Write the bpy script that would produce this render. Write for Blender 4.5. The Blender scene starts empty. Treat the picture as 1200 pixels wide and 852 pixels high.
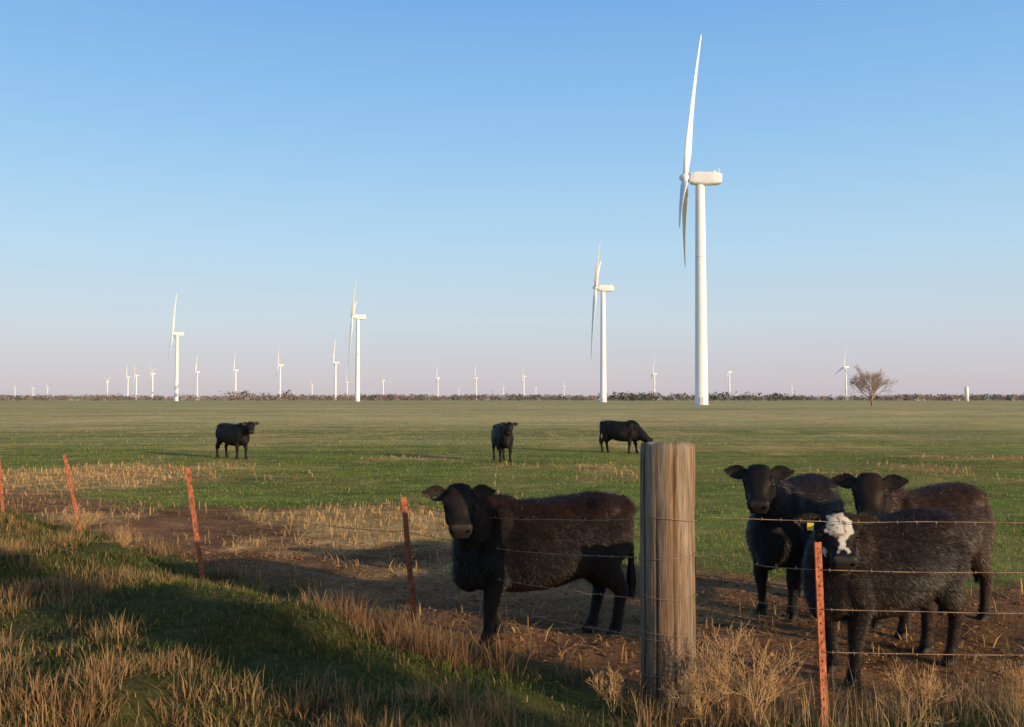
import bpy, math, random
import numpy as np
from mathutils import Vector, Matrix
rng=np.random.default_rng(7); random.seed(7)
scene=bpy.context.scene
EYE=1.95
# ---------------------------------------------------------------- utils
def vnoise(x,y,seed=0):
    x=np.asarray(x,float);y=np.asarray(y,float)
    xi=np.floor(x).astype(np.int64);yi=np.floor(y).astype(np.int64)
    fx=x-xi;fy=y-yi
    fx=fx*fx*(3-2*fx);fy=fy*fy*(3-2*fy)
    def h(a,b):
        n=(a*374761393+b*668265263+seed*1442695041)&0xffffffff
        n=((n^(n>>13))*1274126177)&0xffffffff
        n=n^(n>>16)
        return (n&0xffff)/65535.0
    return (h(xi,yi)*(1-fx)+h(xi+1,yi)*fx)*(1-fy)+(h(xi,yi+1)*(1-fx)+h(xi+1,yi+1)*fx)*fy
def fbm(x,y,seed=0,o=4):
    s=0;a=.5;t=0
    for i in range(o):
        s=s+a*vnoise(np.asarray(x)*2**i+i*17.3,np.asarray(y)*2**i-i*9.1,seed+i);t+=a;a*=.5
    return s/t
def ss(a,b,x):
    t=np.clip((np.asarray(x,float)-a)/(b-a),0,1);return t*t*(3-2*t)

def make_mesh(name,verts,facesets,cols=None,mats=(),smooth=True):
    """facesets: list of (array n x k, mat index, smooth)"""
    me=bpy.data.meshes.new(name)
    verts=np.asarray(verts,np.float32)
    me.vertices.add(len(verts));me.vertices.foreach_set('co',verts.ravel())
    lv=[];ls=[];mi=[];sm=[];off=0
    for f,m,s in facesets:
        f=np.asarray(f,np.int32)
        if len(f)==0: continue
        k=f.shape[1];lv.append(f.ravel());ls.append(off+np.arange(len(f))*k);off+=f.size
        mi.append(np.full(len(f),m));sm.append(np.full(len(f),s))
    lv=np.concatenate(lv);ls=np.concatenate(ls);mi=np.concatenate(mi);sm=np.concatenate(sm)
    me.loops.add(len(lv));me.loops.foreach_set('vertex_index',lv.astype(np.int32))
    me.polygons.add(len(ls));me.polygons.foreach_set('loop_start',ls.astype(np.int32))
    me.polygons.foreach_set('material_index',mi.astype(np.int32))
    me.polygons.foreach_set('use_smooth',sm.astype(bool))
    me.update(calc_edges=True)
    if cols is not None:
        a=me.color_attributes.new('col','FLOAT_COLOR','POINT')
        c=np.ones((len(verts),4),np.float32);c[:,:3]=cols;a.data.foreach_set('color',c.ravel())
    for m in mats: me.materials.append(m)
    ob=bpy.data.objects.new(name,me);scene.collection.objects.link(ob)
    return ob
class B:
    def __init__(s): s.v=[];s.f=[];s.c=[];s.n=0
    def add(s,v,faces,col=(1,1,1),mat=0,smooth=True):
        v=np.asarray(v,float);s.v.append(v)
        c=np.asarray(col,float)
        s.c.append(np.broadcast_to(c,(len(v),3)))
        if not isinstance(faces,list): faces=[faces]
        for f in faces:
            f=np.asarray(f)
            if len(f): s.f.append((f+s.n,mat,smooth))
        s.n+=len(v)
    def obj(s,name,mats): return make_mesh(name,np.concatenate(s.v),s.f,np.concatenate(s.c),mats)
def tube(pts,ra,rb=None,n=12,up=(0,0,1),cap=True):
    """closed loft; ra half-size in 'up' sense, rb half-size lateral"""
    pts=np.asarray(pts,float);ra=np.asarray(ra,float);rb=ra if rb is None else np.asarray(rb,float)
    T=np.gradient(pts,axis=0);T/=np.linalg.norm(T,axis=1)[:,None]+1e-12
    up=np.asarray(up,float)
    L=np.cross(np.broadcast_to(up,T.shape),T)
    ln=np.linalg.norm(L,axis=1)
    if ln.min()<1e-3: L=np.cross(np.broadcast_to([1.0,.01,0],T.shape),T);ln=np.linalg.norm(L,axis=1)
    L/=ln[:,None];U=np.cross(T,L)
    a=np.arange(n)/n*2*np.pi
    V=pts[:,None]+L[:,None]*(np.cos(a)[None,:,None]*rb[:,None,None])+U[:,None]*(np.sin(a)[None,:,None]*ra[:,None,None])
    m=len(pts);V=V.reshape(-1,3)
    i=np.arange(m-1)[:,None]*n;j=np.arange(n)[None];k=(j+1)%n
    F=np.stack([i+j,i+k,i+n+k,i+n+j],-1).reshape(-1,4)
    out=[F]
    if cap:
        V=np.vstack([V,pts[0],pts[-1]])
        j=np.arange(n);k=(j+1)%n
        out.append(np.stack([k,j,np.full(n,m*n)],-1));out.append(np.stack([(m-1)*n+j,(m-1)*n+k,np.full(n,m*n+1)],-1))
    return V,out
def cr(keys,m=6):
    """catmull-rom resample rows"""
    K=np.asarray(keys,float);P=np.vstack([2*K[0]-K[1],K,2*K[-1]-K[-2]]);o=[]
    for i in range(1,len(P)-2):
        for t in np.arange(m)/m:
            a,b,c,d=P[i-1:i+3]
            o.append(.5*((2*b)+(-a+c)*t+(2*a-5*b+4*c-d)*t*t+(-a+3*b-3*c+d)*t**3))
    o.append(K[-1]);return np.array(o)
def ellipsoid(c,r,R=np.eye(3),n=14,m=9):
    th=np.linspace(0,np.pi,m);V=[];
    ph=np.arange(n)/n*2*np.pi
    for t in th[1:-1]:
        V+= [[math.sin(t)*math.cos(p),math.sin(t)*math.sin(p),math.cos(t)] for p in ph]
    V=np.array(V+[[0,0,1],[0,0,-1]])
    F=[];
    for i in range(m-3):
        for j in range(n):
            k=(j+1)%n;F.append([i*n+j,(i+1)*n+j,(i+1)*n+k,i*n+k])
    T=[]
    N=(m-2)*n
    for j in range(n):
        k=(j+1)%n;T.append([N,j,k]);T.append([(m-3)*n+k,(m-3)*n+j,N+1])
    V=(V*np.asarray(r))@np.asarray(R).T+np.asarray(c)
    return V,[np.array(F),np.array(T)]
def box(c,s):
    x,y,z=[k/2 for k in s]
    V=np.array([[a,b,d] for a in(-x,x) for b in(-y,y) for d in(-z,z)])+np.array(c)
    F=np.array([[0,1,3,2],[4,6,7,5],[0,4,5,1],[2,3,7,6],[0,2,6,4],[1,5,7,3]])
    return V,[F]
# ---------------------------------------------------------------- materials
def mat_attr(name,rough=.7,spec=.3,noise=0,nscale=8,transl=0,bump=0,bscale=40,sheen=0):
    m=bpy.data.materials.new(name);m.use_nodes=True;nt=m.node_tree;N=nt.nodes;L=nt.links
    p=N['Principled BSDF'];p.inputs['Roughness'].default_value=rough;p.inputs['Specular IOR Level'].default_value=spec
    a=N.new('ShaderNodeAttribute');a.attribute_name='col';src=a.outputs['Color']
    tc=N.new('ShaderNodeTexCoord')
    if noise:
        n=N.new('ShaderNodeTexNoise');n.inputs['Scale'].default_value=nscale;n.inputs['Detail'].default_value=5
        L.new(tc.outputs['Object'],n.inputs['Vector'])
        r=N.new('ShaderNodeMapRange');r.inputs['From Min'].default_value=.3;r.inputs['From Max'].default_value=.7
        r.inputs['To Min'].default_value=1-noise;r.inputs['To Max'].default_value=1+noise
        L.new(n.outputs['Fac'],r.inputs['Value'])
        v=N.new('ShaderNodeVectorMath');v.operation='SCALE';L.new(src,v.inputs[0]);L.new(r.outputs[0],v.inputs['Scale']);src=v.outputs[0]
    L.new(src,p.inputs['Base Color'])
    if bump:
        n2=N.new('ShaderNodeTexNoise');n2.inputs['Scale'].default_value=bscale;n2.inputs['Detail'].default_value=6
        L.new(tc.outputs['Object'],n2.inputs['Vector'])
        b=N.new('ShaderNodeBump');b.inputs['Strength'].default_value=bump;b.inputs['Distance'].default_value=.02
        L.new(n2.outputs['Fac'],b.inputs['Height']);L.new(b.outputs[0],p.inputs['Normal'])
    if transl:
        t=N.new('ShaderNodeBsdfTranslucent');L.new(src,t.inputs['Color'])
        mx=N.new('ShaderNodeMixShader');mx.inputs[0].default_value=transl
        L.new(p.outputs[0],mx.inputs[1]);L.new(t.outputs[0],mx.inputs[2]);L.new(mx.outputs[0],N['Material Output'].inputs[0])
    return m
M_blade=mat_attr('grass_blade',.75,.15,transl=.25)
M_coat=mat_attr('cow_coat',.6,.2,noise=.3,nscale=10,bump=.12,bscale=40)
M_fur=mat_attr('cow_fur',.45,.28)
M_paint=mat_attr('turbine_paint',.45,.4,noise=.04,nscale=.3)
M_plain=mat_attr('weathered',.85,.15,noise=.25,nscale=3)
M_twig=mat_attr('bark',.9,.1)
M_eye=mat_attr('wet_eye',.08,.6)
M_rust=mat_attr('rusty_paint',.75,.2,noise=.5,nscale=25,bump=.4,bscale=150)
M_wire=mat_attr('galvanised_wire',.6,.4)
# ---------------------------------------------------------------- terrain
FA=np.array([-8.9,16.6]);FB=np.array([1.02,6.2])
fd=(FB-FA)/np.linalg.norm(FB-FA);fn=np.array([fd[1],-fd[0]])   # toward camera
if fn@(-FB)<0: fn=-fn
def sside(x,y):
    s1=(x-FB[0])*fn[0]+(y-FB[1])*fn[1]
    s2=6.05-y
    return np.maximum(s1,s2)
def height(x,y):
    x=np.asarray(x,float);y=np.asarray(y,float)
    s=sside(x,y)
    near=ss(60,25,np.hypot(x,y))
    left=ss(1.2,-.8,x)
    bank=ss(.15,1.7,s)*(.14+.2*left)
    hump=ss(.2,1.4,s)*left*(.62*(fbm(x*.5+3,y*.5+1,5,2)-.45)+.26*(fbm(x*1.7,y*1.7,9,3)-.5))
    rough=(fbm(x*2.2,y*2.2,21,4)-.5)*.09*ss(14,8,y)*ss(-7,-2,x+ (y-8)*.8)
    roll=(fbm(x*.03,y*.03,33,3)-.5)*.5*ss(25,80,np.hypot(x,y))
    return bank+hump+rough*near+ roll*ss(400,120,np.hypot(x,y))
def axis(lo,hi,step,far,g=1.13):
    c=list(np.arange(lo,hi,step));d=step;v=c[-1]
    while v<far: d*=g;v+=d;c.append(v)
    d=step;v=c[0]
    while v>-far: d*=g;v-=d;c.insert(0,v)
    return np.array(c)
xs=axis(-13,9,.10,9500);ys=axis(1,22,.10,9500)
X,Y=np.meshgrid(xs,ys);Z=height(X,Y)
def zones(x,y):
    s=sside(x,y)
    w=fbm(x*.5,y*.5,3,4)-.5
    w2=fbm(x*2.5,y*2.5,4,3)-.5
    bank=ss(-.15,.35,s+w*1.0+w2*.3)
    t=-s
    lim=3.5+.5*ss(0,3,x)+2.2*w+1.3*w2-2.0*ss(-4,-8,x)
    dirt=(1-bank)*ss(lim+.6,lim-.5,t)
    def blob(cx,cy,rx,ry): return np.clip(1.25-np.sqrt(((x-cx)/rx)**2+((y-cy)/ry)**2)+w*1.1+w2*.5,0,1)
    straw=np.maximum.reduce([blob(-2.1,14.8,2.3,3.2),blob(-11.0,24.0,4.6,4.0),blob(-.5,10.9,1.5,.8)*.75,blob(9,25,3,1.2)*.5,blob(16,31,6,1.5)*.6,blob(-7.0,15.6,1.5,.9)*.6,blob(1.9,8.6,1.3,.5)*.5])
    straw=ss(.25,.7,straw)*(1-bank)
    wisp=ss(.57,.72,fbm(x*.35+9,y*.22+5,91,4))*ss(11,16,y)*.5*(1-bank)*(1-dirt)   # thin dry patches in the crop
    return bank,dirt,np.maximum(straw,wisp),w,w2
def gcolor(x,y):
    bank,dirt,straw,w,w2=zones(x,y)
    d=np.hypot(x,y)[...,None]
    g=np.array([.150,.190,.036]);g2=np.array([.28,.235,.07]);tan=np.array([.52,.42,.18])
    k=ss(-.2,.25,w+w2*.4)[...,None]
    c=g*(1-k*.7)+g2*k*.7
    wf=(fbm(x*.02,y*.09,41,4)-.5)[...,None]
    far=ss(24,100,d*(1+wf*.9))
    c=c*(1-far)+(tan*(1+wf*.7))*far
    ff=ss(150,500,d);c=c*(1-ff*.5)+np.array([.42,.37,.16])*ff*.5
    dc=np.array([.25,.125,.058])*(1+ (w2+w)[...,None]*.9)
    D=dirt[...,None];c=c*(1-D)+dc*D
    S=straw[...,None];c=c*(1-S)+np.array([.66,.42,.17])*(1+w2[...,None]*.7)*S
    Bk=bank[...,None];bc=np.array([.080,.088,.025])*(1-k*.4)+np.array([.13,.095,.042])*k*.4
    return c*(1-Bk)+bc*Bk
nx,ny=len(xs),len(ys)
V=np.stack([X,Y,Z],-1).reshape(-1,3)
i=np.arange(ny-1)[:,None]*nx;j=np.arange(nx-1)[None]
F=np.stack([i+j,i+j+1,i+nx+j+1,i+nx+j],-1).reshape(-1,4)
mg=bpy.data.materials.new('pasture_soil');mg.use_nodes=True
nt=mg.node_tree;N=nt.nodes;L=nt.links;p=N['Principled BSDF'];p.inputs['Roughness'].default_value=.95;p.inputs['Specular IOR Level'].default_value=.05
at=N.new('ShaderNodeAttribute');at.attribute_name='col';tc=N.new('ShaderNodeTexCoord')
def nz(scale,detail=6,vec=None,rough=.6):
    n=N.new('ShaderNodeTexNoise');n.inputs['Scale'].default_value=scale;n.inputs['Detail'].default_value=detail;n.inputs['Roughness'].default_value=rough
    L.new(vec or tc.outputs['Object'],n.inputs['Vector']);return n.outputs['Fac']
def mr(v,a,b,c,d):
    r=N.new('ShaderNodeMapRange');r.inputs['From Min'].default_value=a;r.inputs['From Max'].default_value=b;r.inputs['To Min'].default_value=c;r.inputs['To Max'].default_value=d
    L.new(v,r.inputs['Value']);return r.outputs[0]
def mul(a,b):
    m=N.new('ShaderNodeMath');m.operation='MULTIPLY';L.new(a,m.inputs[0]);L.new(b,m.inputs[1]);return m.outputs[0]
mp=N.new('ShaderNodeMapping');mp.inputs['Scale'].default_value=(.12,.5,1);L.new(tc.outputs['Object'],mp.inputs['Vector'])
k=mul(mul(mr(nz(14,8,rough=.75),.3,.7,.45,1.5),mr(nz(1.6,6),.3,.7,.65,1.35)),mr(nz(1.0,6,mp.outputs[0]),.3,.7,.64,1.36))
vm=N.new('ShaderNodeVectorMath');vm.operation='SCALE';L.new(at.outputs['Color'],vm.inputs[0]);L.new(k,vm.inputs['Scale']);L.new(vm.outputs[0],p.inputs['Base Color'])
bp=N.new('ShaderNodeBump');bp.inputs['Strength'].default_value=1.0;bp.inputs['Distance'].default_value=.07
L.new(nz(9,8,rough=.7),bp.inputs['Height']);L.new(bp.outputs[0],p.inputs['Normal'])
make_mesh('ground',V,[(F,0,True)],gcolor(X,Y).reshape(-1,3),[mg])
# ---------------------------------------------------------------- blades
def blades(name,x,y,h,w,col,lean=.4,mat=None,z0=None,leandir=None,flat=False):
    n=len(x);z=height(x,y)-.01 if z0 is None else z0
    az=rng.uniform(0,2*np.pi,n);la=rng.uniform(0,2*np.pi,n) if leandir is None else leandir
    ln=np.abs(rng.normal(0,1,n))*lean*h
    side=np.stack([np.cos(az),np.sin(az),np.zeros(n)],-1)*(w/2)[:,None]
    ld=np.stack([np.cos(la),np.sin(la),np.zeros(n)],-1)
    base=np.stack([x,y,z],-1)
    hh=np.sqrt(np.maximum(h**2-np.minimum(ln,.97*h)**2,0))
    mid=base+ld*(ln*.35)[:,None]+np.array([0,0,1])*(hh*.6)[:,None]
    tip=base+ld*ln[:,None]+np.array([0,0,1])*hh[:,None]
    V=np.stack([base-side,base+side,mid+side*.75,mid-side*.75,tip],1).reshape(-1,3)
    o=np.arange(n)[:,None]*5
    Q=o+np.array([0,1,2,3]);T=o+np.array([3,2,4])
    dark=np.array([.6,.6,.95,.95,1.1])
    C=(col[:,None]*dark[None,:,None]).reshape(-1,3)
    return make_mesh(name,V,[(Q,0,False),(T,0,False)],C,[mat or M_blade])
def colmix(n,a,b,t,var=.25):
    a=np.array(a);b=np.array(b);c=a*(1-t[:,None])+b*t[:,None]
    return c*(1+rng.uniform(-var,var,n))[:,None]
def scatter_wedge(n,d0,d1,half=.66,pw=1.0):
    u=rng.uniform(0,1,n);d=(d0**pw+(d1**pw-d0**pw)*u)**(1/pw)
    return rng.uniform(-half,half,n)*d,d
# pasture grass
def pasture(name,n,d0,d1,h0,h1,w0,pw):
    x,y=scatter_wedge(n,d0,d1,pw=pw)
    bank,dirt,straw,w,w2=zones(x,y)
    clump=fbm(x*1.3,y*1.3,55,3);big=fbm(x*.25,y*.4,57,3)
    keep=(rng.uniform(0,1,n)<(1-bank)*(1-dirt*.985)*(1-straw*.93)*(.25+1.1*ss(.35,.6,clump))*(.35+.9*ss(.35,.6,big)))
    x,y,w,clump,big=x[keep],y[keep],w[keep],clump[keep],big[keep];m=len(x)
    t=np.clip(rng.uniform(0,1,m)**2*.7+ss(.6,.35,clump)*.25+ss(.55,.35,big)*.35+ss(20,80,y)*.55,0,1)
    return blades(name,x,y,rng.uniform(h0,h1,m)*(.6+.9*clump),w0*rng.uniform(.7,1.3,m),colmix(m,(.120,.195,.026),(.38,.34,.12),t),.8)
pasture('pasture_grass',170000,7,16,.02,.07,.007,1.5)
pasture('pasture_grass',190000,15,42,.02,.06,.014,1.3)
pasture('pasture_grass',80000,40,150,.025,.07,.05,1.1)
# straw litter
n=110000;x,y=scatter_wedge(n,7,32,pw=1.4)
bank,dirt,straw,w,w2=zones(x,y)
hay=ss(.45,.65,fbm(x*1.1+4,y*1.1,95,3))
kp=rng.uniform(0,1,n)<np.clip(straw*1.0+dirt*(.08+.35*hay)+.01,0,1)*(1-bank);x,y,st_=x[kp],y[kp],straw[kp];m=len(x)
blades('straw_litter',x,y,rng.uniform(.05,.18,m),rng.uniform(.005,.011,m)*(1+y/15),colmix(m,(.64,.43,.18),(.38,.23,.10),np.clip(rng.uniform(0,1,m)+.4*(1-st_),0,1)),2.5,z0=height(x,y)+.008)
# clods of earth in the trampled strip
n=16000;x,y=scatter_wedge(n,6,13,pw=1.6);bank,dirt,straw,w,w2=zones(x,y);kp=rng.uniform(0,1,n)<dirt;x,y=x[kp],y[kp];m=len(x)
oc=np.array([[1,0,0],[0,1,0],[-1,0,0],[0,-1,0],[0,0,1],[0,0,-1.]]);of=np.array([[0,1,4],[1,2,4],[2,3,4],[3,0,4],[1,0,5],[2,1,5],[3,2,5],[0,3,5]])
sz=np.exp(rng.normal(-4.6,.5,m));vv=(oc[None]*rng.uniform(.5,1.5,(m,6,1))*sz[:,None,None]*[1.2,1,.7])+np.stack([x,y,height(x,y)],-1)[:,None]
make_mesh('earth_clods',vv.reshape(-1,3),[((of[None]+np.arange(m)[:,None,None]*6).reshape(-1,3),0,False)],np.repeat(np.array([.20,.105,.052])*rng.uniform(.5,1.4,m)[:,None],6,0),[M_plain])
# bank grass : green undergrowth and dead tufts
n=330000;x=rng.uniform(-11,2.8,n);y=rng.uniform(3.6,18,n)
s=sside(x,y);cl=fbm(x*.8,y*.8,61,3);cl2=fbm(x*2.6,y*2.6,66,2)
bank=zones(x,y)[0]
inw=np.abs(x)<y*.72
kp=inw&(rng.uniform(0,1,n)<bank*(.3+.7*ss(.35,.55,cl2)))&(s<5.2);x,y,cl,cl2=x[kp],y[kp],cl[kp],cl2[kp];m=len(x)
dryf=lambda cl,x,y: cl-.02+.16*ss(7.4,5.6,y)*ss(.4,-1.2,x)-.06*ss(8,10,y)
dry=ss(.44,.60,dryf(cl,x,y))
t=np.clip((rng.uniform(0,1,m)<(.14+.62*dry)).astype(float)*rng.uniform(.6,1,m),0,1)
blades('bank_grass',x,y,rng.uniform(.03,.09,m)*(.5+cl2*.9)*(1+.5*dry),rng.uniform(.004,.008,m)*(1+y/20),colmix(m,(.082,.106,.024),(.35,.215,.10),t),1.0)
# dead grass clumps
def clumps(name,cx,cy,nb,hmean,col=(.42,.28,.13),spread=.10,lean=.55,w=.006):
    xs_=[];ys_=[];hs=[];ld=[];tt=[]
    for a,b in zip(cx,cy):
        k=rng.integers(int(nb*.6),int(nb*1.4));r=np.abs(rng.normal(0,spread,k));an=rng.uniform(0,2*np.pi,k)
        xs_.append(a+r*np.cos(an));ys_.append(b+r*np.sin(an));hs.append(hmean*rng.uniform(.35,1.2,k)*rng.uniform(.6,1.3));ld.append(an+rng.normal(0,.6,k));tt.append(np.full(k,rng.uniform(0,1)))
    x=np.concatenate(xs_);y=np.concatenate(ys_);h=np.concatenate(hs);l=np.concatenate(ld);t=np.concatenate(tt)
    c=colmix(len(x),col,np.array(col)*np.array([.62,.58,.6]),t,.3)
    return blades(name,x,y,h,w*rng.uniform(.6,1.4,len(x)),c,lean,leandir=l)
n=900;cx=rng.uniform(-7,1.2,n);cy=rng.uniform(4.2,11,n);q=dryf(fbm(cx*.8,cy*.8,61,3),cx,cy)
kp=(sside(cx,cy)>.3)&(q>.55)&(np.abs(cx)<cy*.75);clumps('dead_grass',cx[kp],cy[kp],75,.16,(.44,.27,.12),.09,.9,.005)
# fuzzy clump by the fence
a=rng.normal(-.95,.34,34);b=7.2+ (-.9-a)*.55+rng.normal(0,.22,34);clumps('dead_grass',a,b,90,.26,(.32,.19,.095),.10,.7,.005)
# right side stalks
a=rng.uniform(1.35,4.4,95);b=rng.uniform(5.0,6.1,95);clumps('dry_tall_grass',a,b,19,.32,(.52,.36,.18),.12,.38,.004)
a=rng.uniform(.55,1.5,22);b=rng.uniform(5.2,6.1,22);clumps('dry_tall_grass',a,b,40,.18,(.46,.29,.14),.09,.5,.0045)
tt=rng.uniform(0,1,60);a=FA[0]+(FB[0]-FA[0])*tt+rng.normal(0,.2,60);b=FA[1]+(FB[1]-FA[1])*tt+rng.normal(0,.2,60);clumps('dead_grass',a,b,30,.18,(.38,.25,.12),.09,.5)
# ---------------------------------------------------------------- branching plants
def branch(bld,p,d,L,r,depth,col,spread=.5,nseg=3,kids=(3,5),rmin=.002,sides=4,upb=.15,shr=(.55,.8)):
    pts=[p];dd=Vector(d).normalized();q=Vector(p)
    for i in range(nseg):
        dd=(dd+Vector((random.gauss(0,.12),random.gauss(0,.12),random.gauss(0,.10)+upb*.3))).normalized()
        q=q+dd*(L/nseg);pts.append(tuple(q))
    rr=np.linspace(r,max(r*.55,rmin),nseg+1)
    v,f=tube(pts,rr,n=sides,up=(.31,.2,.93),cap=False);bld.add(v,f,np.array(col)*random.uniform(.75,1.25))
    if depth==0: return
    for k in range(random.randint(*kids)):
        t=random.uniform(.35,1.0) if k else 1.0
        i=min(int(t*nseg),nseg-1);f0=t*nseg-i
        a=Vector(pts[i]).lerp(Vector(pts[i+1]),f0)
        nd=(dd+Vector((random.gauss(0,1),random.gauss(0,1),random.gauss(0,.7)+upb))*spread).normalized()
        branch(bld,tuple(a),nd,L*random.uniform(*shr),max(rr[i]*.6,rmin),depth-1,col,spread,nseg,kids,rmin,sides,upb,shr)
bt=B();random.seed(11)
branch(bt,(0,0,0),(0,0,1),2.4,.36,0,(.26,.19,.15),sides=8)
for k in range(14):
    an=k*2*math.pi/14*1.0+random.uniform(-.3,.3);e=random.uniform(.35,1.3)
    branch(bt,(0,0,random.uniform(1.5,2.4)),(math.cos(an)*math.cos(e),math.sin(an)*math.cos(e),math.sin(e)),random.uniform(3.7,4.8),.15,4,(.34,.24,.18),.40,3,(3,5),.016,3,.12,(.5,.75))
tr=bt.obj('bare_tree',[M_twig]);tr.location=(108,283,float(height(108,283)))
for (wx,wy,hh,sd) in [(1.30,5.75,.62,3),(1.42,5.55,.55,4),(1.12,5.6,.42,5),(2.35,5.6,.45,6),(-4.45,11.0,.45,8),(-6.15,13.5,.5,9),(.62,5.9,.3,12),(3.1,5.8,.4,15)]:
    random.seed(sd);wb=B()
    for k in range(6):
        an=random.uniform(0,6.28);branch(wb,(0,0,-.02),(math.cos(an)*.35,math.sin(an)*.35,1),hh*.45,.004,3,(.54,.34,.16),.55,3,(3,5),.0013,3,.25,(.5,.75))
    o=wb.obj('dry_weed',[M_twig]);o.location=(wx,wy,float(height(wx,wy)))
# unseen cedars added behind the camera to throw the bank's diagonal shadow
def shade_cedar(x,y,h,r,seed):
    q=np.random.default_rng(seed);b=B();v,f=tube([(0,0,-.2),(0,0,h*.5),(0,0,h*.95)],[.11,.07,.02],n=8,up=(0,1,0));b.add(v,f,(.14,.09,.06))
    k=7000;t=q.uniform(.03,1,k)**1.1;an=q.uniform(0,2*np.pi,k);lob=1+.25*np.sin(an*5+t*22+seed)+.2*np.sin(an*3-t*14)
    rad=r*(1-t)**.7*lob*q.uniform(.25,1,k)**.4
    c=np.stack([rad*np.cos(an),rad*np.sin(an),t*h+rad*.25],-1)
    d=q.normal(0,1,(k,3,3))*.06*(1-.4*t)[:,None,None]
    b.add((c[:,None]+d).reshape(-1,3),[np.arange(k*3).reshape(-1,3)],np.repeat(np.array([.045,.062,.025])*q.uniform(.6,1.5,k)[:,None],3,0),smooth=False)
    o=b.obj('shade_caster_cedar',[M_plain]);o.location=(x,y,float(height(x,y)))
shade_cedar(7.6,-1.8,4.2,.72,5);shade_cedar(10.0,-3.9,4.9,.8,6);shade_cedar(6.9,-5.4,3.0,.55,8)
# ---------------------------------------------------------------- fence
def wood_post(x,y,r,h,lean):
    n=96;m=90;a=np.arange(n)/n*2*np.pi
    zz=np.linspace(-.3,h,m)
    A,Zz=np.meshgrid(a,zz)
    gro=vnoise(np.cos(A)*14+20,np.sin(A)*14+Zz*1.2,72)
    crack=np.clip(vnoise(np.cos(A)*11+5,np.sin(A)*11+Zz*.35+9,73)-.74,0,1)
    knot=fbm(np.cos(A)*1.6+4,np.sin(A)*1.6+Zz*2.0,79,2)-.5
    R=r*(1.03-.05*(Zz/h))+ (gro-.5)*.005-crack*.06+knot*.016
    R[-1]*=.985
    Vx=np.stack([R*np.cos(A)+x+lean*Zz,R*np.sin(A)*.97+y,Zz+0*A],-1)
    Vx[-1,:,2]+=(vnoise(np.cos(a)*4+9,np.sin(a)*4+3,74)-.5)*.02+.012*np.cos(a+2)
    base=np.array([.25,.150,.085]);gray=np.array([.23,.175,.13])
    t=ss(.3,.7,fbm(np.cos(A)*4+3,np.sin(A)*4+Zz*1.3,75,4))
    C=base*(1-t[...,None])+gray*t[...,None]
    C=C*(.9+.2*gro[...,None])*(1-np.clip(crack*5,0,.85))[...,None]*(1+1.1*(fbm(np.cos(A)*2+7,np.sin(A)*2+Zz*2.6,78,4)-.5))[...,None]
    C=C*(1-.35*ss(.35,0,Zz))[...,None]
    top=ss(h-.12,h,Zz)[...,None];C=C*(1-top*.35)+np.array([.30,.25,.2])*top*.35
    rings=[];rc=[]
    for q in (.93,.8,.6,.4,.2):
        rg=Vx[-1].copy();cx_=np.array([x+lean*h,y,0]);rg[:,:2]=cx_[:2]+(rg[:,:2]-cx_[:2])*q
        rg[:,2]=h+(vnoise(np.cos(a)*q*6,np.sin(a)*q*6+4,76)-.5)*.02+.004;rings.append(rg);rc.append(np.broadcast_to(np.array([.33,.26,.19])*(.75+.5*random.random()),(n,3)))
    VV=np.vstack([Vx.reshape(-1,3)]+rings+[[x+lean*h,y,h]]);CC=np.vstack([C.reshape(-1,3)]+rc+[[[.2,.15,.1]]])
    M_=m+5;i=np.arange(M_-1)[:,None]*n;j=np.arange(n)[None];k=(j+1)%n
    F=np.stack([i+j,i+k,i+n+k,i+n+j],-1).reshape(-1,4)
    j=np.arange(n);T=np.stack([(M_-1)*n+j,(M_-1)*n+(j+1)%n,np.full(n,M_*n)],-1)
    mt=mat_attr('weathered_wood',.85,.15)
    nt=mt.node_tree;N=nt.nodes;L=nt.links;tc=N.new('ShaderNodeTexCoord');mp=N.new('ShaderNodeMapping');mp.inputs['Scale'].default_value=(70,70,4.0)
    nn=N.new('ShaderNodeTexNoise');nn.inputs['Scale'].default_value=1;nn.inputs['Detail'].default_value=7;nn.inputs['Roughness'].default_value=.65
    L.new(tc.outputs['Object'],mp.inputs['Vector']);L.new(mp.outputs[0],nn.inputs['Vector'])
    r_=N.new('ShaderNodeMapRange');r_.inputs['From Min'].default_value=.33;r_.inputs['From Max'].default_value=.62;r_.inputs['To Min'].default_value=.5;r_.inputs['To Max'].default_value=1.2;L.new(nn.outputs['Fac'],r_.inputs['Value'])
    v=N.new('ShaderNodeVectorMath');v.operation='SCALE';L.new([q for q in N if q.type=='ATTRIBUTE'][0].outputs['Color'],v.inputs[0]);L.new(r_.outputs[0],v.inputs['Scale']);L.new(v.outputs[0],N['Principled BSDF'].inputs['Base Color'])
    b=N.new('ShaderNodeBump');b.inputs['Strength'].default_value=.8;b.inputs['Distance'].default_value=.006;L.new(nn.outputs['Fac'],b.inputs['Height']);L.new(b.outputs[0],N['Principled BSDF'].inputs['Normal'])
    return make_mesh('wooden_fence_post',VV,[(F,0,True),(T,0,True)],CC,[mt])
WP=(1.02,6.2)
wood_post(WP[0],WP[1],.178,1.66,.0)
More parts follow.
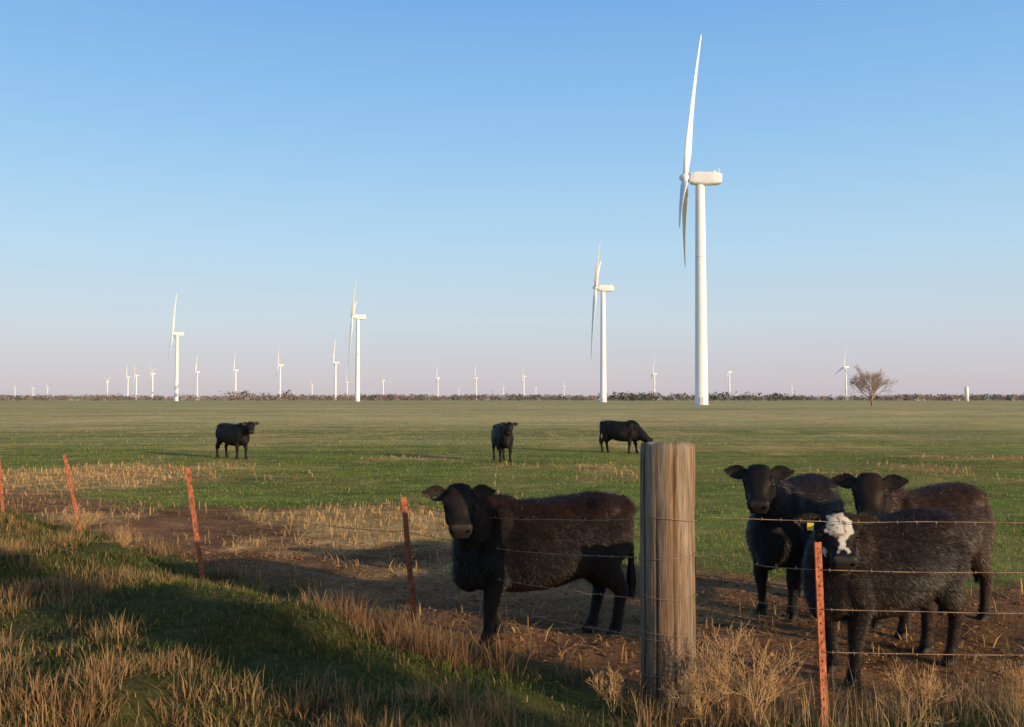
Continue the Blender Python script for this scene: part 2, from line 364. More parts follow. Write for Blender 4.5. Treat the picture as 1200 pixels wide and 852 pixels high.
def tpost(bx,by,h,lx,ly=0,col=(.35,.11,.055)):
    b=B()
    prof=np.array([[-.024,-.004],[.024,-.004],[.024,.003],[.004,.004],[.003,.034],[-.003,.034],[-.004,.004],[-.024,.003]])*1.0
    n=len(prof);zs=np.linspace(-.3,h,16)
    V=np.vstack([np.column_stack([prof,np.full(n,z)]) for z in zs]);m=len(zs)
    i=np.arange(m-1)[:,None]*n;j=np.arange(n)[None];k=(j+1)%n
    F=np.stack([i+j,i+k,i+n+k,i+n+j],-1).reshape(-1,4)
    c=np.broadcast_to(np.array(col),(len(V),3)).copy()
    b.add(V,[F],c,smooth=False);b.add(V[-n:],[np.array([[0,1,2,3],[3,4,5,6],[0,3,6,7]])],col,smooth=False)
    for z in np.arange(.12,h-.02,.055):
        v,f=box((0,-.007,z),(.012,.006,.014));b.add(v,f,np.array(col)*.85,smooth=False)
    o=b.obj('metal_fence_post',[M_rust]);z=float(height(bx,by));o.location=(bx,by,z)
    up=Vector((lx,ly,h)).normalized();o.rotation_mode='QUATERNION';o.rotation_quaternion=Vector((0,0,1)).rotation_difference(up)@Matrix.Rotation(math.radians(20),3,'Z').to_quaternion()
    return o
TP=[(-8.75,16.3,1.17,-.12),(-6.37,14.0,1.16,-.26),(-3.31,10.17,1.20,-.18),(-.86,8.38,1.10,-.10)]
for q in TP: tpost(*q)
TR=(1.84,5.62,1.09,-.03);tpost(*TR)
TP0=(-12.2,20.4,1.15,-.1);tpost(*TP0)
tpost(5.9,5.75,1.1,.03)
wb=B()
def wire(a,b,sag,seed):
    a=np.array(a);b=np.array(b);Ld=np.linalg.norm(b-a);m=max(6,int(Ld/.12));t=np.linspace(0,1,m)
    P=a+(b-a)*t[:,None];P[:,2]-=sag*4*t*(1-t);P[:,2]+=(vnoise(t*Ld*2.0+seed*7,t*0+seed,3)-.5)*.022*np.sin(np.pi*t)
    for ph in (0,math.pi):
        tw=P.copy();aa=t*Ld*60+ph;tw[:,2]+=.0014*np.sin(aa);tw[:,1]+=.0014*np.cos(aa)
        v,f=tube(tw,np.full(m,.0016),n=4,up=(.1,.2,.97));wb.add(v,f,(.30,.19,.12))
    dirn=(b-a)/Ld
    k=.06
    while k<Ld:
        tt=k/Ld;c=a+(b-a)*tt;c[2]-=sag*4*tt*(1-tt)
        for q in range(2):
            an=random.uniform(0,3.14);u=np.array([-dirn[1],dirn[0],0])*math.cos(an)+np.array([0,0,1])*math.sin(an)
            v,f=tube([c-u*.015,c+u*.015],[.0012,.0012],n=3,up=(.5,.3,.8));wb.add(v,f,(.30,.20,.13))
        v,f=tube([c-dirn*.006,c+dirn*.006],[.0034,.0034],n=5,up=(.1,.3,.94));wb.add(v,f,(.28,.18,.12))
        k+=.125
def tp_pt(q,z):
    return (q[0]+q[3]*z/q[2],q[1]-.014,z+float(height(q[0],q[1])))
allp=[TP0]+TP
fr=[.93,.72,.50,.28]
for wi in range(4):
    pts=[tp_pt(q,q[2]*fr[wi]) for q in allp]
    pts.append((WP[0]-.16,WP[1]-.06,[1.18,.93,.66,.42][wi]))
    for s_ in range(len(pts)-1): wire(pts[s_],pts[s_+1],random.uniform(.02,.06)+( .03 if wi==1 else 0),wi*10+s_)
zr=[1.19,.96,.72,.46]
E=(5.9,5.74)
for wi in range(4):
    a=(WP[0]+.16,WP[1]-.06,zr[wi])
    if wi==0: wire(a,(E[0],E[1]+.36,1.17),.035,51)
    else:
        t_=tp_pt(TR,[0,.93,.70,.45][wi]);wire(a,t_,.015,52+wi);wire(t_,(E[0],E[1],[0,1.0,.74,.5][wi]),.05,60+wi)
for z in [1.18,.93,.70,.44,.40,.2]:
    t=np.linspace(0,2*np.pi,50);R=.186
    P=np.stack([WP[0]+R*np.cos(t),WP[1]+R*np.sin(t)*.97,z+.02*np.sin(t*1.0+z*9)],-1);v,f=tube(P,np.full(50,.0024),n=4,up=(.01,.02,1));wb.add(v,f,(.28,.19,.13))
wb.obj('barbed_wire',[M_wire])
# ---------------------------------------------------------------- turbines
def turbine(x,y,ang,hi=True,hub=80.,BL=51.5,WX=(-.992,.125,0)):
    WX=np.array(WX,float);WX/=np.linalg.norm(WX)
    b=B();n=28 if hi else 10;W=(.80,.81,.82)
    zs=np.array([-3,0,.1,20,40,60,76.8,77.4]);rs=np.array([2.35,2.35,2.3,2.12,1.95,1.8,1.6,1.55])
    v,f=tube(np.column_stack([zs*0,zs*0,zs]),rs,n=n,up=(0,1,0));b.add(v,f,W)
    for z in (26,52):
        v,f=tube([(0,0,z-.12),(0,0,z+.12)],[2.12-.0045*z+.05]*2,n=n,up=(0,1,0));b.add(v,f,(.6,.6,.6))
    tilt=math.radians(5.2)
    ax=WX*math.cos(tilt)+np.array([0,0,math.sin(tilt)])
    side=np.cross([0,0,1],WX);upv=np.cross(ax,side);upv/=np.linalg.norm(upv)
    if upv[2]<0: upv=-upv
    c=np.array([0,0,hub-.2])
    st=[(3.6,1.3,1.4),(3.2,1.95,1.8),(2.0,2.25,2.0),(-2,2.35,2.05),(-5,2.25,2.0),(-6.8,1.9,1.8),(-7.6,1.5,1.5)]
    V=[];k=20;aa=np.arange(k)/k*2*np.pi
    sq=lambda t:np.sign(t)*np.abs(t)**.45
    for (s_,hh,ww) in st:
        V.append(c+ax*s_+side[None]*(sq(np.cos(aa))*ww)[:,None]+upv[None]*(sq(np.sin(aa))*hh)[:,None]+ (upv*.25 if s_<-3 else 0))
    V=np.vstack(V);m=len(st);i=np.arange(m-1)[:,None]*k;j=np.arange(k)[None];kk=(j+1)%k
    F=np.stack([i+j,i+kk,i+k+kk,i+k+j],-1).reshape(-1,4)
    V=np.vstack([V,c+ax*3.7,c-ax*7.7+upv*.25]);j=np.arange(k);T=[np.stack([(j+1)%k,j,np.full(k,m*k)],-1),np.stack([(m-1)*k+j,(m-1)*k+(j+1)%k,np.full(k,m*k+1)],-1)]
    b.add(V,[F]+T,W,smooth=False)
    for (s_,w_,h_) in ((-6.4,.3,1.3),(-5.0,.9,.5)):
        v,f=box((0,0,0),(w_,2.2,h_));R=np.column_stack([ax,side,upv]);b.add(v@R.T+c+ax*s_+upv*(2.5+h_/2-.1),f,W,smooth=False)
    hc=c+ax*5.3
    v,f=tube([c+ax*3.4,hc-ax*.8,hc,hc+ax*.9,hc+ax*1.6,hc+ax*2.0],[1.35,1.7,1.75,1.4,.8,.1],n=16 if hi else 8,up=(.02,.05,1));b.add(v,f,W)
    for q in range(3):
        a=ang+q*2*math.pi/3
        rd=upv*math.cos(a)+side*math.sin(a);tg=np.cross(ax,rd)
        R_=np.array([0,1.5,4,8,12,20,30,40,47,50.5,51.5])/51.5*BL
        ch=np.array([1.9,1.9,2.3,3.2,3.1,2.4,1.75,1.2,.85,.55,.15])*.9;th=np.array([1.9,1.9,1.6,1.1,.8,.55,.38,.24,.15,.1,.04])
        tw=np.radians(np.interp(R_,[0,8,20,BL],[62,60,50,42]))
        off=1.5*(R_/BL)**2.2
        k=14 if hi else 6;aa=np.arange(k)/k*2*np.pi;V=[]
        for r_,c_,t_,w_,o_ in zip(R_,ch,th,tw,off):
            cd=tg*math.cos(w_)+ax*math.sin(w_)*-1;nd=np.cross(rd,cd)
            sh=.12*c_ if c_>2 else .1*c_
            V.append(hc+rd*r_-ax*o_+cd[None]*(np.cos(aa)*c_/2+sh)[:,None]+nd[None]*(np.sin(aa)*t_/2)[:,None])
        V=np.vstack(V);m=len(R_);i=np.arange(m-1)[:,None]*k;j=np.arange(k)[None];kk=(j+1)%k
        F=np.stack([i+j,i+kk,i+k+kk,i+k+j],-1).reshape(-1,4);b.add(V,[F],W)
    if hi:
        v,f=box((-.4,-2.28,1.4),(1.2,.15,2.6));b.add(v,f,(.5,.5,.5),smooth=False)
        v,f=tube([(0,0,-1),(0,0,.12)],[3.2,3.0],n=24,up=(0,1,0));b.add(v,f,(.4,.38,.35))
    o=b.obj('wind_turbine',[M_paint]);o.location=(x,y,float(height(x,y)));return o
R60=math.pi/3
turbine(66.3,330,math.radians(0),WX=(-.985,.20,0));turbine(63.7,658,R60+.0,WX=(-.993,.10,0));turbine(-145.6,889,R60-.12,WX=(-.99,-.14,0));turbine(-398,1119,math.radians(24),WX=(-.97,-.27,0))
far=[(-375,2004,.1),(-530,2155,.5),(-743,2535,.3),(-899,2693,0.05),(-1095,2873,.9),(-1226,3078,.6),(-1350,3315,.2),(-1760,4104,1.0),(-3783,7182,.1),(-3366,6630,.7),(-3264,6630,.4),(-1074,5070,.8),(-753,4310,.2),(-535,3918,1.1),(-271,3448,.0),(-131,3448,.15),(-60,6630,.5),(40,3192,.7),(317,5746,.3),(168,6630,.9),(434,2873,.2),(621,2693,1.0),(803,2268,.15),(-484,8600,.3),(1900,6400,.4),(-2600,2500,.3),(2500,3000,.7)]
for (x,y,a) in far: turbine(x,y,a,False,WX=(-.99,-.05+.1*math.sin(x),0))
# ---------------------------------------------------------------- distant trees
dt=B()
def far_tree(x,y,h,col):
    k=44;u=rng.normal(0,1,(k,3));u/=np.linalg.norm(u,axis=1)[:,None];u*=rng.uniform(.25,1,k)[:,None]**.5
    p=np.array([x,y,h*.5])+u*np.array([h*.75,h*.5,h*.46]);s_=h*.13*rng.uniform(.5,1.3,k)
    o=rng.normal(0,1,(k,3,3))*s_[:,None,None]*.8
    V=(p[:,None]+o).reshape(-1,3);dt.add(V,[np.arange(k*3).reshape(-1,3)],np.repeat(col*rng.uniform(.8,1.2,k)[:,None],3,0),smooth=False)
    v,f=tube([(x,y,-1),(x,y,h*.5)],[h*.03,h*.02],n=4,up=(0,1,0),cap=False);dt.add(v,f,col*.8)
brown=np.array([.20,.155,.145]);grn=np.array([.10,.105,.09])  # tree tones paled and greyed to stand in for distance haze
for k in range(3000):
    d=rng.uniform(1300,3000);px=rng.uniform(-1.0,1.0)
    den=fbm(np.array([px*9]),np.array([2.]),81,3)[0]
    if rng.uniform()>(.5+1.3*max(0,den-.38)*4): continue
    far_tree(px*d,d,rng.uniform(5,12)*(d/1700)*(.6+den*.6),(brown if rng.uniform()<.55 else grn)*rng.uniform(.8,1.3))
for (pc,w,k,hh,cl) in [(-.288,.016,8,15,brown),(-.245,.014,8,15,brown),(-.345,.012,4,10,brown),(-.42,.03,6,10,brown),(.135,.03,34,13,grn),(.20,.04,30,13,grn),(.03,.03,14,10,grn),(.29,.05,24,11,grn),(-.12,.03,12,10,brown),(.44,.05,20,10,brown)]:
    for q in range(k):
        d=rng.uniform(1250,1450);far_tree((pc+rng.normal(0,w*.6))*d,d,hh*rng.uniform(.6,1.1),cl*rng.uniform(.8,1.2))
dt.obj('distant_trees',[M_plain])
def barn(x,y,w,dp,h,rot,wall,roof):
    b=B();v,f=box((0,0,h/2),(w,dp,h));b.add(v,f,wall,smooth=False)
    rh=h+dp*.28
    V=np.array([[-w/2-.4,-dp/2-.4,h-.05],[w/2+.4,-dp/2-.4,h-.05],[w/2+.4,0,rh],[-w/2-.4,0,rh],[-w/2-.4,dp/2+.4,h-.05],[w/2+.4,dp/2+.4,h-.05]])
    b.add(V,[np.array([[0,1,2,3],[3,2,5,4]]),np.array([[0,3,4],[1,5,2]])],roof,smooth=False)
    v,f=box((w*.1,-dp/2-.03,h*.36),(w*.16,.1,h*.72));b.add(v,f,(.12,.11,.1),smooth=False)
    for q in (-.32,-.15,.33): 
        v,f=box((w*q,-dp/2-.03,h*.55),(w*.06,.1,h*.22));b.add(v,f,(.06,.07,.08),smooth=False)
    o=b.obj('farm_building',[M_plain]);o.location=(x,y,0);o.rotation_euler[2]=rot
for a in [(690,1600,20,11,5,.1,(.45,.42,.38),(.30,.27,.25)),(630,1610,13,9,4,-.2,(.3,.2,.16),(.22,.2,.19)),(745,1590,17,10,4,.3,(.45,.42,.38),(.3,.22,.19)),(850,1600,18,10,5,.2,(.35,.31,.28),(.25,.23,.22)),(-760,1640,16,9,4,.2,(.28,.23,.2),(.22,.2,.19)),(40,1620,15,8,4,.1,(.28,.25,.22),(.2,.19,.18))]: barn(*a)
b=B();v,f=tube([(0,0,-1),(0,0,14),(0,0,15.5),(0,0,16)],[2.1,2.1,1.4,.2],n=20,up=(0,1,0));b.add(v,f,(.8,.8,.78))
for z in (3,6,9,12): 
    v,f=tube([(0,0,z),(0,0,z+.2)],[2.16,2.16],n=20,up=(0,1,0));b.add(v,f,(.55,.55,.55))
o=b.obj('grain_silo',[M_paint]);o.location=(482,1000,0)
for (x,y) in [(122,1000),(150,1010),(95,1000),(-20,1000),(300,1000),(365,1030),(-310,1000),(250,1000)]:
    b=B();v,f=tube([(0,0,-1),(0,0,11.5)],[.2,.14],n=6,up=(0,1,0));b.add(v,f,(.2,.15,.12));v,f=box((0,0,10.6),(2.6,.18,.2));b.add(v,f,(.2,.15,.12),smooth=False)
    o=b.obj('utility_pole',[M_plain]);o.location=(x,y,0)
# ---------------------------------------------------------------- cows
def unit(v): v=np.asarray(v,float);return v/np.linalg.norm(v)
def unit_rows(v): return v/(np.linalg.norm(v,axis=1)[:,None]+1e-9)
def cow(loc,heading,scale,head,hyaw,hpitch,legs=(0,0,0,0),brown=.3,blaze=False,nfur=30000,vox=.015,seed=1,tag=False,hroll=0,fat=1.0,tail=0):
    r=np.random.default_rng(seed);rndm=random.Random(seed)
    b=B()
    # trunk x, ztop, zbot, halfwidth
    T=cr([(-.735,1.02,.80,.08),(-.70,1.075,.72,.15),(-.60,1.115,.62,.21),(-.46,1.13,.55,.25),(-.28,1.12,.485,.285),(-.05,1.10,.42,.315),(.18,1.095,.405,.305),(.36,1.12,.415,.25),(.50,1.125,.43,.20),(.62,1.07,.46,.165),(.70,1.0,.53,.10)],4)
    n=28;a=np.arange(n)/n*2*np.pi;V=[]
    for x,zt,zb,w in T:
        zc=(zt+zb)/2-.02;cs=np.cos(a);sn=np.sin(a)
        nar=.30*ss(-.1,.4,x)+.14
        yy=np.sign(cs)*np.abs(cs)**.80*w*fat*(1-nar*np.maximum(sn,0));zz=np.where(sn>0,zc+np.abs(sn)**.9*(zt-zc),zc-np.abs(sn)**.9*(zc-zb))
        V.append(np.column_stack([np.full(n,x),yy,zz]))
    m=len(T);V=np.vstack(V+[[[T[0][0]-.01,0,.9]],[[T[-1][0]+.02,0,.8]]])
    i=np.arange(m-1)[:,None]*n;j=np.arange(n)[None];k=(j+1)%n
    F=np.stack([i+j,i+k,i+n+k,i+n+j],-1).reshape(-1,4);j=np.arange(n)
    b.add(V,[F,np.stack([(j+1)%n,j,np.full(n,m*n)],-1),np.stack([(m-1)*n+j,(m-1)*n+(j+1)%n,np.full(n,m*n+1)],-1)])
    for s_ in (-1,1):  # hook bones, pin bones, shoulder blades
        for c_,r_ in (((-.42,.150*s_,1.025),(.15,.075,.075)),((-.675,.085*s_,1.00),(.07,.05,.08)),((.40,.135*s_,.88),(.12,.07,.20)),((-.52,.16*s_,.80),(.17,.09,.20))):
            v,f=ellipsoid(c_,r_);b.add(v,f)
    v,f=ellipsoid((.40,0,1.08),(.18,.07,.07));b.add(v,f)
    # head frame
    ya=math.radians(hyaw);pa=math.radians(hpitch)
    hd=np.array([math.cos(ya),math.sin(ya),0]);Fv=hd*math.cos(pa)+np.array([0,0,-math.sin(pa)])
    Uv=hd*math.sin(pa)+np.array([0,0,math.cos(pa)]);Sv=np.cross(Uv,Fv)
    rr=math.radians(hroll);Sv,Uv=Sv*math.cos(rr)+Uv*math.sin(rr),Uv*math.cos(rr)-Sv*math.sin(rr)
    H=np.array(head,float)
    HS=.96
    st=cr([(-.055,-.05,.05,.072),(-.02,-.055,.085,.100),(.04,-.068,.110,.114),(.10,-.082,.118,.123),(.155,-.090,.112,.114),(.205,-.095,.098,.094),(.25,-.100,.085,.084),(.295,-.104,.080,.086),(.335,-.108,.076,.090),(.362,-.110,.056,.074)],3)*HS
    V=[]
    for t,u,hh,ww in st:
        cs=np.cos(a);sn=np.sin(a)
        V.append(H+Fv*t+Sv[None]*(np.sign(cs)*np.abs(cs)**.72*ww*np.where(sn<0,1-.25*np.abs(sn),1))[:,None]+Uv[None]*(u+np.sign(sn)*np.abs(sn)**.85*hh)[:,None])
    m=len(st);V=np.vstack(V+[[H+Fv*st[0][0]+Uv*st[0][1]],[H+Fv*(st[-1][0]+.004)+Uv*st[-1][1]]])
    i=np.arange(m-1)[:,None]*n;j=np.arange(n)[None];k=(j+1)%n
    F=np.stack([i+j,i+k,i+n+k,i+n+j],-1).reshape(-1,4);j=np.arange(n)
    b.add(V,[F,np.stack([(j+1)%n,j,np.full(n,m*n)],-1),np.stack([(m-1)*n+j,(m-1)*n+(j+1)%n,np.full(n,m*n+1)],-1)])
    for s_ in(-1,1):
        v,f=ellipsoid(H+(Fv*.105+Sv*s_*.108-Uv*.020)*HS,(.045,.030,.030),np.column_stack([Fv,Sv,Uv]));b.add(v,f)
        v,f=ellipsoid(H+(Fv*.325+Sv*s_*.056-Uv*.066)*HS,(.034,.038,.036),np.column_stack([Fv,Sv,Uv]));b.add(v,f)
        v,f=ellipsoid(H+(Fv*.16+Sv*s_*.070-Uv*.14)*HS,(.08,.040,.06),np.column_stack([Fv,Sv,Uv]));b.add(v,f)
    # neck
    E_=H+(Fv*.06-Uv*.095)*HS
    P0=np.array([.36,0,.84]);P1=np.array([.62,.12*E_[1],.5*(.92+E_[2])-.03 if E_[2]>.8 else .78])
    P1[0]=min(P1[0],.5*(P0[0]+E_[0])+.1)
    t=np.linspace(0,1,14)[:,None];P=P0*(1-t)**2+2*P1*t*(1-t)+E_*t*t
    t=t[:,0];ra=np.interp(t,[0,.45,.8,1],[.30,.225,.155,.110]);rb=np.interp(t,[0,.45,.8,1],[.18,.140,.105,.085])
    v,f=tube(P,ra,rb,n=20);b.add(v,f)
    hoof=[]
    for li,(s_,fx) in enumerate([(1,legs[0]),(-1,legs[1])]):
        K=cr([(.40,.115*s_,.86,.15,.08),(.47,.145*s_,.70,.130,.090),(.405+fx*.2,.155*s_,.56,.098,.076),(.42+fx*.4,.152*s_,.43,.070,.060),(.435+fx*.6,.150*s_,.325,.059,.055),(.43+fx*.75,.148*s_,.25,.043,.040),(.425+fx*.95,.145*s_,.13,.038,.037),(.43+fx,.145*s_,.095,.046,.045),(.445+fx,.145*s_,.055,.043,.043)],3)
        v,f=tube(K[:,:3],K[:,3],K[:,4],n=14,up=(1,0,.05));b.add(v,f);hoof.append((.455+fx,.145*s_))
    for li,(s_,fx) in enumerate([(1,legs[2]),(-1,legs[3])]):
        K=cr([(-.50,.11*s_,.92,.20,.10),(-.48,.148*s_,.78,.210,.108),(-.44,.165*s_,.66,.175,.098),(-.48+fx*.3,.162*s_,.54,.118,.078),(-.575+fx*.5,.155*s_,.44,.075,.054),(-.615+fx*.7,.15*s_,.37,.060,.050),(-.605+fx*.8,.148*s_,.29,.046,.041),(-.585+fx*.95,.145*s_,.14,.041,.038),(-.575+fx,.145*s_,.095,.048,.045),(-.555+fx,.145*s_,.055,.044,.043)],3)
        v,f=tube(K[:,:3],K[:,3],K[:,4],n=14,up=(1,0,.05));b.add(v,f);hoof.append((-.545+fx,.145*s_))
    v,f=ellipsoid((.60,0,.56),(.13,.09,.14));b.add(v,f)
    tmp=b.obj('tmp',[])
    md=tmp.modifiers.new('r','REMESH');md.mode='VOXEL';md.voxel_size=vox
    sm=tmp.modifiers.new('s','SMOOTH');sm.factor=.5;sm.iterations=int(5*(.015/vox)**1)+1
    dg=bpy.context.evaluated_depsgraph_get();ev=tmp.evaluated_get(dg);me=ev.to_mesh()
    nv=len(me.vertices);co=np.empty(nv*3);me.vertices.foreach_get('co',co);co=co.reshape(-1,3)
    me.calc_loop_triangles();tri=np.empty(len(me.loop_triangles)*3,np.int32);me.loop_triangles.foreach_get('vertices',tri);tri=tri.reshape(-1,3)
    ev.to_mesh_clear();bpy.data.objects.remove(tmp)
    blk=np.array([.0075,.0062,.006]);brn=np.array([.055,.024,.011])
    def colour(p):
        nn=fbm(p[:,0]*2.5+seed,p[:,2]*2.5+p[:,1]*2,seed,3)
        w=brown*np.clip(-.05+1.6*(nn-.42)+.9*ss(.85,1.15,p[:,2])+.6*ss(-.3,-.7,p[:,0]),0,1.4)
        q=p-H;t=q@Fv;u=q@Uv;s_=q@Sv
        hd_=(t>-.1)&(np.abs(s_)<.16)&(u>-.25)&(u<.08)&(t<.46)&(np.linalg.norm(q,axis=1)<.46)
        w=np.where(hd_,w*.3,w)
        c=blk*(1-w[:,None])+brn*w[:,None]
        mz=hd_&(t>.335*HS);c[mz]=[.026,.022,.022]
        if blaze:
            n3=fbm(t*18+5,s_*18,9,3)-.5
            bz=hd_&(u>-.09)&(t>-.015+.08*n3)&(np.abs(s_)<.045+.04*ss(-.02,.07,t)+.10*n3-.045*ss(.12,.20,t))&(t<.29+.08*n3)
            bz|=hd_&(t>.17)&(t<.31)&(u<-.10)&(n3>-.04)
            c[bz]=np.array([.52,.47,.40])
            c[bz&(fbm(t*40,s_*40,19,2)>.64)]=[.22,.17,.13]
        return c,hd_
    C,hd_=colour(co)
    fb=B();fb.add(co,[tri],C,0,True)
    A=co[tri[:,0]];Bv=co[tri[:,1]]-A;Cv=co[tri[:,2]]-A;nr=np.cross(Bv,Cv);ar=np.linalg.norm(nr,axis=1)+1e-12;nr/=ar[:,None]
    idx=r.choice(len(tri),nfur,p=ar/ar.sum());u=r.uniform(0,1,nfur);v=r.uniform(0,1,nfur);fl=u+v>1;u[fl]=1-u[fl];v[fl]=1-v[fl]
    pp=A[idx]+Bv[idx]*u[:,None]+Cv[idx]*v[:,None];nn=nr[idx]
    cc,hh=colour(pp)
    sw=fbm(pp[:,0]*5+seed,pp[:,2]*5,seed+3,2)-.5
    flow=np.column_stack([-.8+sw*1.6,sw*.7,-.7+sw*1.4])+r.normal(0,.28,(nfur,3))
    flow[hh]=Fv*.5+r.normal(0,.2,(hh.sum(),3))
    flow-=nn*(flow*nn).sum(1)[:,None];flow/=np.linalg.norm(flow,axis=1)[:,None]+1e-9
    cl_=fbm(pp[:,0]*16+seed,pp[:,2]*16+pp[:,1]*11,seed+7,2)
    ln=r.uniform(.020,.048,nfur)*(.5+1.1*cl_)*np.where(pp[:,2]<.5,.5,1)*np.where((pp[:,2]>1.0)&~hh,1.35,1);ln[hh]*=.2
    qt=(pp-H)@Fv
    pol=hh&(qt<.03);ln[pol]*=1.8;ln[hh&(qt>.31)]*=.1
    d=unit_rows(flow+nn*r.uniform(.10,.85,nfur)[:,None])
    sd=unit_rows(np.cross(d,nn)+r.normal(0,.2,(nfur,3)))*.0021
    V=np.stack([pp-sd-nn*.002,pp+sd-nn*.002,pp+d*ln[:,None]],1).reshape(-1,3)
    cf=cc*r.uniform(.8,1.3,nfur)[:,None]
    tip=cf+(brown*.9+.05)*np.array([.085,.036,.015])*(r.uniform(0,1,nfur)**1.5)[:,None]*(~hh)[:,None]  # rusty tips, made browner to imitate a sunlit rim
    fb.add(V,[np.arange(nfur*3).reshape(-1,3)],np.stack([cf,cf,tip],1).reshape(-1,3),1,False)
    for hx,hy in hoof:
        for s_ in(-1,1):
            V,f=ellipsoid((0,0,0),(1,1,1),n=10,m=7);V=V.copy();V[:,2]=np.where(V[:,2]<0,V[:,2]*.55,V[:,2])
            V=V*np.array([.056,.025,.05]);V[:,0]-=V[:,2]*.35
            V=V+np.array([hx,hy+s_*.023,.0285]);fb.add(V,f,(.03,.026,.022),0)
    for s_ in(-1,1):
        root=H+(Fv*.02+Sv*s_*.088-Uv*.035)*HS
        dr=unit(Sv*s_-Fv*.10+np.array([0,0,.02+.05*rndm.uniform(-1,1)]))
        fw=unit(hd- dr*(hd@dr))
        wd=unit(np.cross(dr,fw));wd=wd if wd[2]>0 else -wd
        tt=np.linspace(0,1,11);Wd=np.array([.024,.035,.047,.055,.058,.057,.052,.043,.032,.018,.004])
        EL=.180
        n2=12;aa=np.arange(n2)/n2*2*np.pi;V=[]
        for t_,w_ in zip(tt,Wd):
            cen=root+dr*t_*EL
            cup=.5*w_*(np.abs(np.cos(aa))**2)*(1-t_*.4)
            V.append(cen+wd[None]*(np.cos(aa)*w_)[:,None]+fw[None]*(np.sin(aa)*(.008+.010*(1-t_))+cup-.2*w_)[:,None])
        V=np.vstack(V);i=np.arange(10)[:,None]*n2;j=np.arange(n2)[None];k=(j+1)%n2
        F=np.stack([i+j,i+k,i+n2+k,i+n2+j],-1).reshape(-1,4)
        ec=np.broadcast_to(np.array([.018,.013,.011]),(len(V),3)).copy()
        fb.add(V,[F],ec,0)
        k=int(900*min(1,nfur/20000));t_=r.uniform(.0,1,k);w_=np.interp(t_,tt,Wd);sg=r.uniform(-1,1,k)
        pb=root+dr*(t_*EL)[:,None]+wd*(w_*sg)[:,None]+fw*(.3*w_*sg**2-.010+.012)[:,None]
        dd=unit_rows(dr[None]*1.2+wd[None]*(sg*.5)[:,None]+r.normal(0,.35,(k,3)));s2=unit_rows(np.cross(dd,fw[None]))*.0020
        V=np.stack([pb-s2,pb+s2,pb+dd*r.uniform(.010,.024,k)[:,None]],1).reshape(-1,3)
        fb.add(V,[np.arange(k*3).reshape(-1,3)],(.018,.012,.009),1,False)
        if tag and (s_==tag):
            c0=root+dr*.085+fw*.03-wd*.03;V,f=box((0,0,0),(.042,.006,.050));V=V@np.column_stack([dr,fw,wd]).T+c0;fb.add(V,f,(.80,.60,.10),0,False)
        R=np.column_stack([Fv,Sv,Uv])
        v,f=ellipsoid(H+(Fv*.132+Sv*s_*.112-Uv*.044)*HS,(.023,.016,.020),R,n=14,m=9);fb.add(v,f,(.006,.005,.005),2)
        v,f=ellipsoid(H+(Fv*.362+Sv*s_*.058-Uv*.074)*HS,(.010,.016,.013),R,n=10,m=7);fb.add(v,f,(.002,.002,.002),0)
    v,f=ellipsoid(H+(Fv*.354-Uv*.147)*HS,(.014,.068,.005),np.column_stack([Fv,Sv,Uv]),n=14,m=7);fb.add(v,f,(.004,.003,.003),0)
    K=cr([(-.68,0,1.085,.034),(-.735,tail*.2,1.05,.030),(-.765,tail*.5,.92,.024),(-.765,tail,.75,.020),(-.765,tail,.60,.022),(-.765,tail*.9,.48,.038),(-.765,tail*.8,.38,.038),(-.76,tail*.8,.29,.008)],3)
    v,f=tube(K[:,:3],K[:,3],n=10,up=(1,0,.05));fb.add(v,f,blk*1.3,0)
    k=1500 if nfur>10000 else 300;t_=r.uniform(0,1,k);pi=np.interp(t_,[0,1],[9,len(K)-2]);zi=np.array([np.interp(pi,np.arange(len(K)),K[:,q]) for q in range(4)]).T
    dd=unit_rows(r.normal(0,1,(k,3))*[1,1,.2]);pb=zi[:,:3]+dd*zi[:,3:]*.8;dn=unit_rows(dd*.25+np.array([0,0,-1]));s2=unit_rows(np.cross(dn,dd))*.003
    V=np.stack([pb-s2,pb+s2,pb+dn*r.uniform(.03,.08,k)[:,None]],1).reshape(-1,3);fb.add(V,[np.arange(k*3).reshape(-1,3)],blk*1.6,1,False)
    o=fb.obj('cow',[M_coat,M_fur,M_eye])
    o.location=(loc[0],loc[1],float(height(*loc))-.005);o.rotation_euler[2]=math.radians(heading);o.scale=(scale,)*3
    return o
def place(hind,front):
    hx,hy=hind;fx,fy=front;t=.55
    return (hx+(fx-hx)*t,hy+(fy-hy)*t),math.degrees(math.atan2(fy-hy,fx-hx))
L_,h_=place((.84,7.95),(-.23,7.58));cow(L_,h_,1.04,(.74,.20,1.225),78,42,(.08,-.10,.02,.09),brown=.36,nfur=120000,vox=.012,seed=3,fat=.97)
L_,h_=place((2.95,9.25),(2.36,8.45));cow(L_,h_,1.06,(.86,.02,1.27),20,42,(.05,-.04,0,.05),brown=.15,nfur=65000,vox=.013,seed=5)
L_,h_=place((3.06,7.08),(2.40,6.72));cow(L_,h_,1.0,(.76,.26,1.18),54,38,(.06,-.05,.05,-.05),brown=.38,blaze=True,nfur=100000,vox=.013,seed=8,tag=-1)
L_,h_=place((4.02,8.5),(3.15,7.95));cow(L_,h_,1.07,(.78,.10,1.25),36,42,(.03,-.05,-.03,.07),brown=.75,nfur=85000,vox=.013,seed=12)
cow((-9.2,31.2),-38,1.04,(.92,-.02,1.16),-30,46,(.03,-.03,.03,-.05),brown=.1,nfur=9000,vox=.02,seed=21)
cow((-.3,29.9),-78,1.04,(.86,.03,1.18),-10,48,(.02,-.04,.03,-.03),brown=.1,nfur=9000,vox=.02,seed=22)
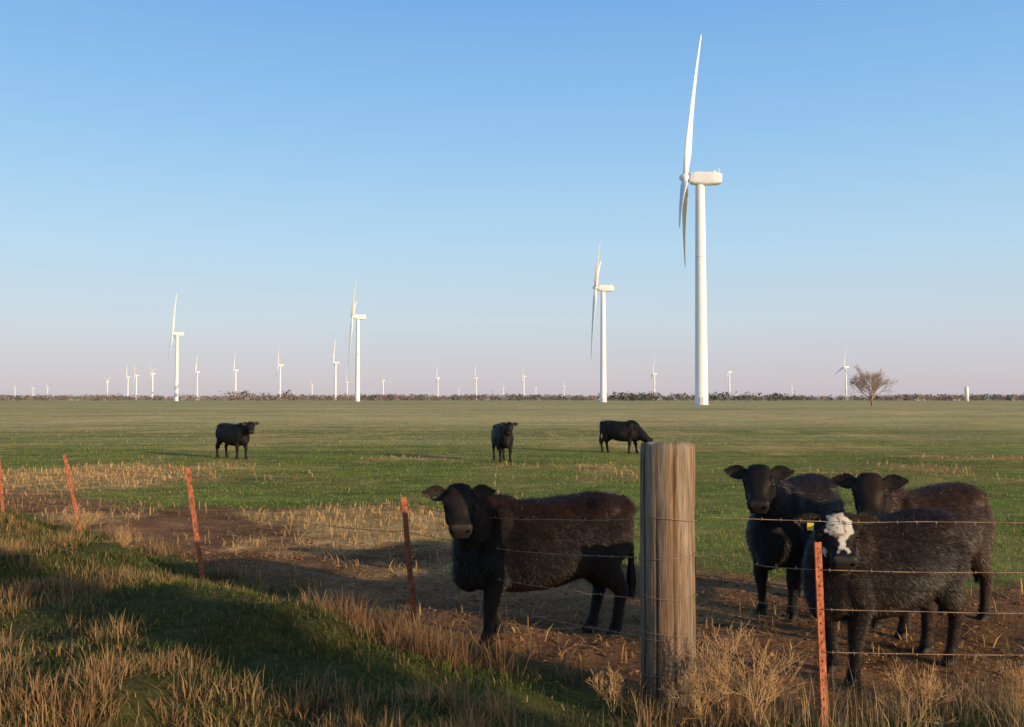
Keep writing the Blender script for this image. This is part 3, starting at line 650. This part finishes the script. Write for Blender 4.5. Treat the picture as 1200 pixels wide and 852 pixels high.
cow((3.95,34.4),-30,1.06,(1.10,0,.52),0,62,(.10,-.06,.03,-.05),brown=.1,nfur=9000,vox=.02,seed=23)
# ---------------------------------------------------------------- light, sky, camera
el=math.radians(12);ax_,ay_=.75,-.66;az=math.atan2(ax_,ay_)
S=Vector((math.sin(az)*math.cos(el),math.cos(az)*math.cos(el),math.sin(el)))
sl=bpy.data.lights.new('sun','SUN');sl.energy=5.0;sl.angle=math.radians(.5);sl.color=(1,.75,.47)
so=bpy.data.objects.new('sun',sl);scene.collection.objects.link(so);so.rotation_mode='QUATERNION';so.rotation_quaternion=S.to_track_quat('Z','Y');so.location=S*50
w=bpy.data.worlds.new('World');scene.world=w;w.use_nodes=True;nt=w.node_tree;bg=nt.nodes['Background'];N=nt.nodes;L=nt.links
sk=N.new('ShaderNodeTexSky');sk.sky_type='NISHITA';sk.sun_disc=False;sk.sun_elevation=el;sk.sun_rotation=az;sk.altitude=300;sk.air_density=1.0;sk.dust_density=.8;sk.ozone_density=1.5
# clear evening air: shift the physical sky towards the pale blue away from the sun, by elevation
tc=N.new('ShaderNodeTexCoord');sp=N.new('ShaderNodeSeparateXYZ');L.new(tc.outputs['Generated'],sp.inputs[0])
rp=N.new('ShaderNodeValToRGB');L.new(sp.outputs[2],rp.inputs[0]);cr_=rp.color_ramp
stops=[(0,(.58,.52,.57)),(.03,(.61,.58,.64)),(.08,(.60,.68,.76)),(.16,(.48,.70,.88)),(.27,(.31,.58,.89)),(.42,(.17,.41,.82)),(1,(.05,.10,.21))]
while len(cr_.elements)<len(stops): cr_.elements.new(.5)
for e,(p_,c_) in zip(cr_.elements,stops): e.position=p_;e.color=(*c_,1)
vs=N.new('ShaderNodeVectorMath');vs.operation='SCALE';vs.inputs['Scale'].default_value=1/.15;L.new(rp.outputs[0],vs.inputs[0])
dp=N.new('ShaderNodeVectorMath');dp.operation='DOT_PRODUCT';L.new(tc.outputs['Generated'],dp.inputs[0]);dp.inputs[1].default_value=tuple(S)
mrn=N.new('ShaderNodeMapRange');mrn.inputs['From Min'].default_value=0;mrn.inputs['From Max'].default_value=.8;mrn.inputs['To Min'].default_value=.90;mrn.inputs['To Max'].default_value=.1;L.new(dp.outputs['Value'],mrn.inputs['Value'])
mx=N.new('ShaderNodeMix');mx.data_type='RGBA';L.new(mrn.outputs[0],mx.inputs[0]);L.new(sk.outputs[0],mx.inputs[6]);L.new(vs.outputs[0],mx.inputs[7])
L.new(mx.outputs[2],bg.inputs[0]);bg.inputs[1].default_value=.15
cam=bpy.data.cameras.new('camera');co_=bpy.data.objects.new('camera',cam);scene.collection.objects.link(co_)
cam.lens=33.15;cam.sensor_width=36;cam.clip_end=30000;cam.clip_start=.05
co_.location=(0,0,EYE);co_.rotation_euler=(math.radians(90+2.18),0,0)
scene.camera=co_
scene.view_settings.view_transform='Standard';scene.view_settings.look='None';scene.view_settings.exposure=0
